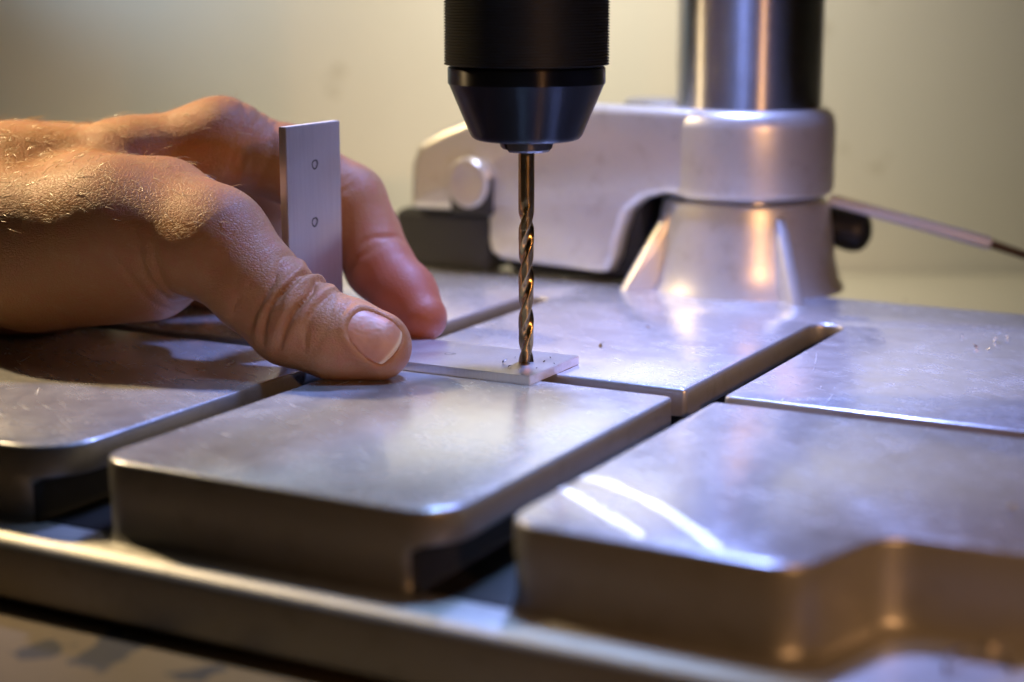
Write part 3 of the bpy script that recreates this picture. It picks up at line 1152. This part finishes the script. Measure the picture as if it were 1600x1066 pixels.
    for it in range(4):
        sm = np.zeros_like(verts)
        ct = np.zeros(len(verts))
        for c in (0, 1):
            for ax in range(3):
                sm[:, ax] += np.bincount(E[:, c], verts[E[:, 1 - c], ax], len(verts))
            ct += np.bincount(E[:, c], minlength=len(verts))
        lam = 0.5 if it % 2 == 0 else -0.5
        verts = verts + lam * (sm / ct[:, None] - verts)
    me = bpy.data.meshes.new('hand')
    me.vertices.add(len(verts))
    me.vertices.foreach_set('co', (verts * MM).ravel())
    me.loops.add(quads.size)
    me.loops.foreach_set('vertex_index', quads.ravel())
    me.polygons.add(len(quads))
    me.polygons.foreach_set('loop_start', np.arange(0, quads.size, 4))
    me.polygons.foreach_set('use_smooth', np.ones(len(quads), bool))
    me.update(calc_edges=True)
    me.validate()

    # flush (red: blood near the surface, green: coarseness of the skin relief)
    def near(p, r):
        return np.exp(-((verts - p) ** 2).sum(1) / (r * r))

    red = 0.95 * near(i6[0], 14) + 0.8 * near(i5[0], 13) + 0.45 * near(i4[0], 12) + 0.55 * near(t4[0], 9) + 0.3 * near(t2[0], 8) + 0.25 * near(imcp[0] + np.array([8, -5, -3]), 12)
    smoothf = np.clip(near(i6[0], 22) + near(i4[0], 16) + 0.6 * near(t4[0], 14), 0, 1)
    colr = np.stack([np.clip(red, 0, 1), np.clip(1 - smoothf, 0, 1), np.zeros(len(verts)), np.ones(len(verts))], 1).astype(np.float32)
    ca = me.color_attributes.new('flush', 'FLOAT_COLOR', 'POINT')
    ca.data.foreach_set('color', colr.ravel())
    me.materials.append(M_SKIN)
    hand = bpy.data.objects.new('hand', me)
    COL.objects.link(hand)
    tag(hand, 'bare hand pinching the aluminium bracket flat on the table', 'hand')

    # --- nail mesh
    V, Fc, Mi = [], [], []
    for q, a, b in nail:
        edge = max(abs(a), abs(b))
        lift = 0.30 * (1 - abs(b) ** 3) * (1 - max(0, -a) ** 3) - 0.15 * abs(b) ** 6
        if a > 0.8:
            lift += 0.15 * (a - 0.8) / 0.2
        V.append(q + nrm * (lift - 0.15))
    for q, a, b in nail:
        V.append(V[len(V) - len(nail)] - nrm * 0.45)
    n1 = G + 1
    for i in range(G):
        for j in range(G):
            Fc.append((i * n1 + j, (i + 1) * n1 + j, (i + 1) * n1 + j + 1, i * n1 + j + 1))
            k = n1 * n1
            Fc.append((k + i * n1 + j + 1, k + (i + 1) * n1 + j + 1, k + (i + 1) * n1 + j, k + i * n1 + j))
    k = n1 * n1
    for i in range(G):
        for (x, y) in (((i, 0), (i + 1, 0)), ((i + 1, G), (i, G)), ((0, i + 1), (0, i)), ((G, i), (G, i + 1))):
            a, b = x[0] * n1 + x[1], y[0] * n1 + y[1]
            Fc.append((a, b, k + b, k + a))
    mn = NT('nail')
    at = mn.n('ShaderNodeVertexColor', layer_name='rim')
    sp = mn.n('ShaderNodeSeparateColor')
    mn.l(at.outputs['Color'], sp.inputs[0])
    vv = mn.coords()
    nz = mn.noise(vv, 0.6, 3)
    c = mn.mix(nz, (0.47, 0.20, 0.115), (0.53, 0.25, 0.155))
    c = mn.mix(sp.outputs[0], c, (0.70, 0.50, 0.33))
    mn.to(c, 'Base Color')
    mn.set(Roughness=0.48, Subsurface_Weight=0.25, Subsurface_Scale=0.001, Subsurface_Radius=(1.0, 0.4, 0.25), Specular_IOR_Level=0.5)
    no = link_mesh('thumbnail', V, Fc, mn.m, hand, angle=60)
    ca = no.data.color_attributes.new('rim', 'FLOAT_COLOR', 'POINT')
    rim = []
    for rep in (0, 1):
        for q, a, b in nail:
            w = max(0.0, min(1.0, (a - 0.84) / 0.08))
            rim += [w, w, w, 1.0]
    ca.data.foreach_set('color', np.array(rim, dtype=np.float32))

    # --- fine hairs on the back of the hand
    rnd = random.Random(5)
    V, Fc = [], []
    tries = 0
    made = 0
    nor = np.empty(len(verts) * 3)
    me.vertices.foreach_get('normal', nor)
    nor = nor.reshape(-1, 3)
    px = (verts - CAM)
    dep = px[:, 1] * CP - px[:, 2] * SP
    sx = CX + F_PX * px[:, 0] / dep
    sy = CY - F_PX * (px[:, 1] * SP + px[:, 2] * CP) / dep
    cand = np.where((verts[:, 0] > -150) & (verts[:, 0] < -66) & (nor[:, 2] > 0.25) & (verts[:, 1] < 85) & (verts[:, 2] > 22))[0]
    for _ in range(800):
        vi = cand[rnd.randrange(len(cand))]
        p, nn_ = verts[vi], nor[vi]
        if verts[vi, 0] > -95 and rnd.random() < 0.55:
            continue
        d = np.array([rnd.uniform(0.1, 0.9), rnd.uniform(-0.7, 0.3), rnd.uniform(-0.2, 0.3)])
        d = d - nn_ * (d @ nn_)
        d /= (np.linalg.norm(d) + 1e-6)
        L = rnd.uniform(1.6, 4.2)
        lift = rnd.uniform(0.25, 0.9)
        pts = [p + d * L * t + nn_ * (lift * L * t * (1 - 0.55 * t)) - nn_ * 0.05 for t in (0, 0.35, 0.7, 1.0)]
        v, f = tube(pts, [0.05, 0.045, 0.035, 0.012], 4)
        o = len(V)
        V += list(v)
        Fc += [tuple(x + o for x in g) for g in f]
    mh = mat_plain('fair_hair', (0.62, 0.48, 0.28), 0.35)
    ho = link_mesh('hair', V, Fc, mh, hand)
    ho['kind'] = 'stuff'
    return hand


build_hand()

# ------------------------------------------------------------------ swarf
def chip(x, y, z, size, seed, dark=False, label=None, group=None):
    rnd = random.Random(seed)
    c = onz(x, y, z)
    V, Fc = [], []
    n = 9
    yaw = rnd.uniform(0, 6.28)
    turn = rnd.uniform(0.9, 2.6)
    w = size * rnd.uniform(0.4, 0.8)
    th = 0.05
    tilt = rnd.uniform(0.9, 1.5)
    pts = []
    for i in range(n):
        t = i / (n - 1)
        a = turn * t
        r = size * 0.5 * (0.6 + 0.5 * t)
        lx, ly, lz = r * math.cos(a), w * (t - 0.5) * 1.4, r * math.sin(a)
        ww = w * (0.45 + 0.55 * math.sin(math.pi * min(1, t + 0.15)))
        for s in (-1, 1):
            for q in (-th, th):
                rr_ = r + q
                X, Y, Z = rr_ * math.cos(a), ly + s * ww * 0.5, rr_ * math.sin(a)
                Y, Z = Y * math.cos(tilt) - Z * math.sin(tilt), Y * math.sin(tilt) + Z * math.cos(tilt)
                X, Y = X * math.cos(yaw) - Y * math.sin(yaw), X * math.sin(yaw) + Y * math.cos(yaw)
                V.append(np.array([X, Y, Z * 0.35]))
    zmin = min(v[2] for v in V)
    V = [v + c + np.array([0, 0, -zmin + 0.03]) for v in V]
    for i in range(n - 1):
        a, b = i * 4, i * 4 + 4
        Fc += [(a, a + 2, b + 2, b), (a + 1, b + 1, b + 3, a + 3), (a, b, b + 1, a + 1), (a + 2, a + 3, b + 3, b + 2)]
    Fc += [(0, 1, 3, 2), ((n - 1) * 4, (n - 1) * 4 + 2, (n - 1) * 4 + 3, (n - 1) * 4 + 1)]
    o = link_mesh('metal_chip', V, Fc, M_CHIPD if dark else M_CHIP)
    return tag(o, label, 'metal chip', group)


for i, (x, y, z, s, dk, lab, grp) in enumerate([
        (789, 570, TK, 2.1, True, 'larger dark metal chip on the bracket just left of the drill bit', None),
        (797, 575, TK, 1.3, True, 'smaller dark chip on the bracket left of the drill bit, nearest the viewer', None),
        (848, 567, TK, 1.2, True, 'tiny dark chip on the bracket just right of the drill bit', None),
        (858, 560, TK, 0.9, True, 'bronze dark crumb at the far side of the drilled hole', None),
        (803, 560, TK, 0.9, False, 'tiny bright crumb behind the drill bit on the bracket', None),
        (838, 577, TK, 0.9, False, 'tiny bright chip in front of the drill bit, right side', None),
        (812, 579, TK, 0.7, False, 'tiny bright chip in front of the drill bit, left side', None),
        (864, 569, TK, 0.8, True, 'dark crumb near the sawn end of the bracket', None),
        (945, 543, 0, 2.8, True, 'dark metal chip lying alone on the table right of the bracket', None),
        (1013, 513, 0, 1.3, True, 'small chip on the table in front of the column foot', None),
        (1155, 471, 0, 1.6, False, 'bright chip against the base of the column foot', None),
        (1068, 476, 0, 1.8, False, 'rightmost of three bright chips along the left base of the column foot', 'bright chips at the column foot'),
        (1000, 470, 0, 1.6, False, 'middle of three bright chips along the left base of the column foot', 'bright chips at the column foot'),
        (962, 468, 0, 1.8, False, 'leftmost of three bright chips along the left base of the column foot', 'bright chips at the column foot'),
        (1380, 531, 0, 1.1, False, 'tiny bright chip right of the slot end', None),
        (1528, 544, 0, 3.2, False, 'curled chip left of the chip heap at the right edge', None),
        (1548, 548, 0, 1.6, False, 'small bright chip in front of the chip heap at the right edge', None),
        (1500, 527, 0, 1.4, False, 'tiny bright chip between the slot end and the chip heap', None),
        (1566, 536, 0, 4.2, False, 'leftmost of three bright curled chips heaped at the right table edge', 'chip heap at the right edge'),
        (1584, 530, 0, 4.4, False, 'middle of three bright curled chips heaped at the right table edge', 'chip heap at the right edge'),
        (1596, 524, 0, 4.0, False, 'rightmost of three bright curled chips heaped at the right table edge', 'chip heap at the right edge'),
        (1412, 470, 0, 1.5, True, 'dark chip on the rear edge of the table', None),
        (1386, 476, 0, 1.0, False, 'pale chip near the rear edge of the table', None),
        (1132, 674, 0, 0.7, True, 'dark speck on the front right table pad', None),
        (1500, 1052, FL_Z1, 6.0, True, 'larger left one of two dark chips on the lower ledge at the bottom right', 'chips on the lower ledge'),
        (1552, 1030, FL_Z1, 5.0, False, 'shiny chip on the lower ledge at the bottom right', None),
        (1590, 1048, FL_Z1, 5.0, True, 'right one of two dark chips on the lower ledge at the bottom right', 'chips on the lower ledge'),
        (1590, 797, 0, 2.6, True, 'dark chip at the right edge of the front right pad', None)]):
    chip(x, y, z, s, 11 + i, dk, lab, grp)
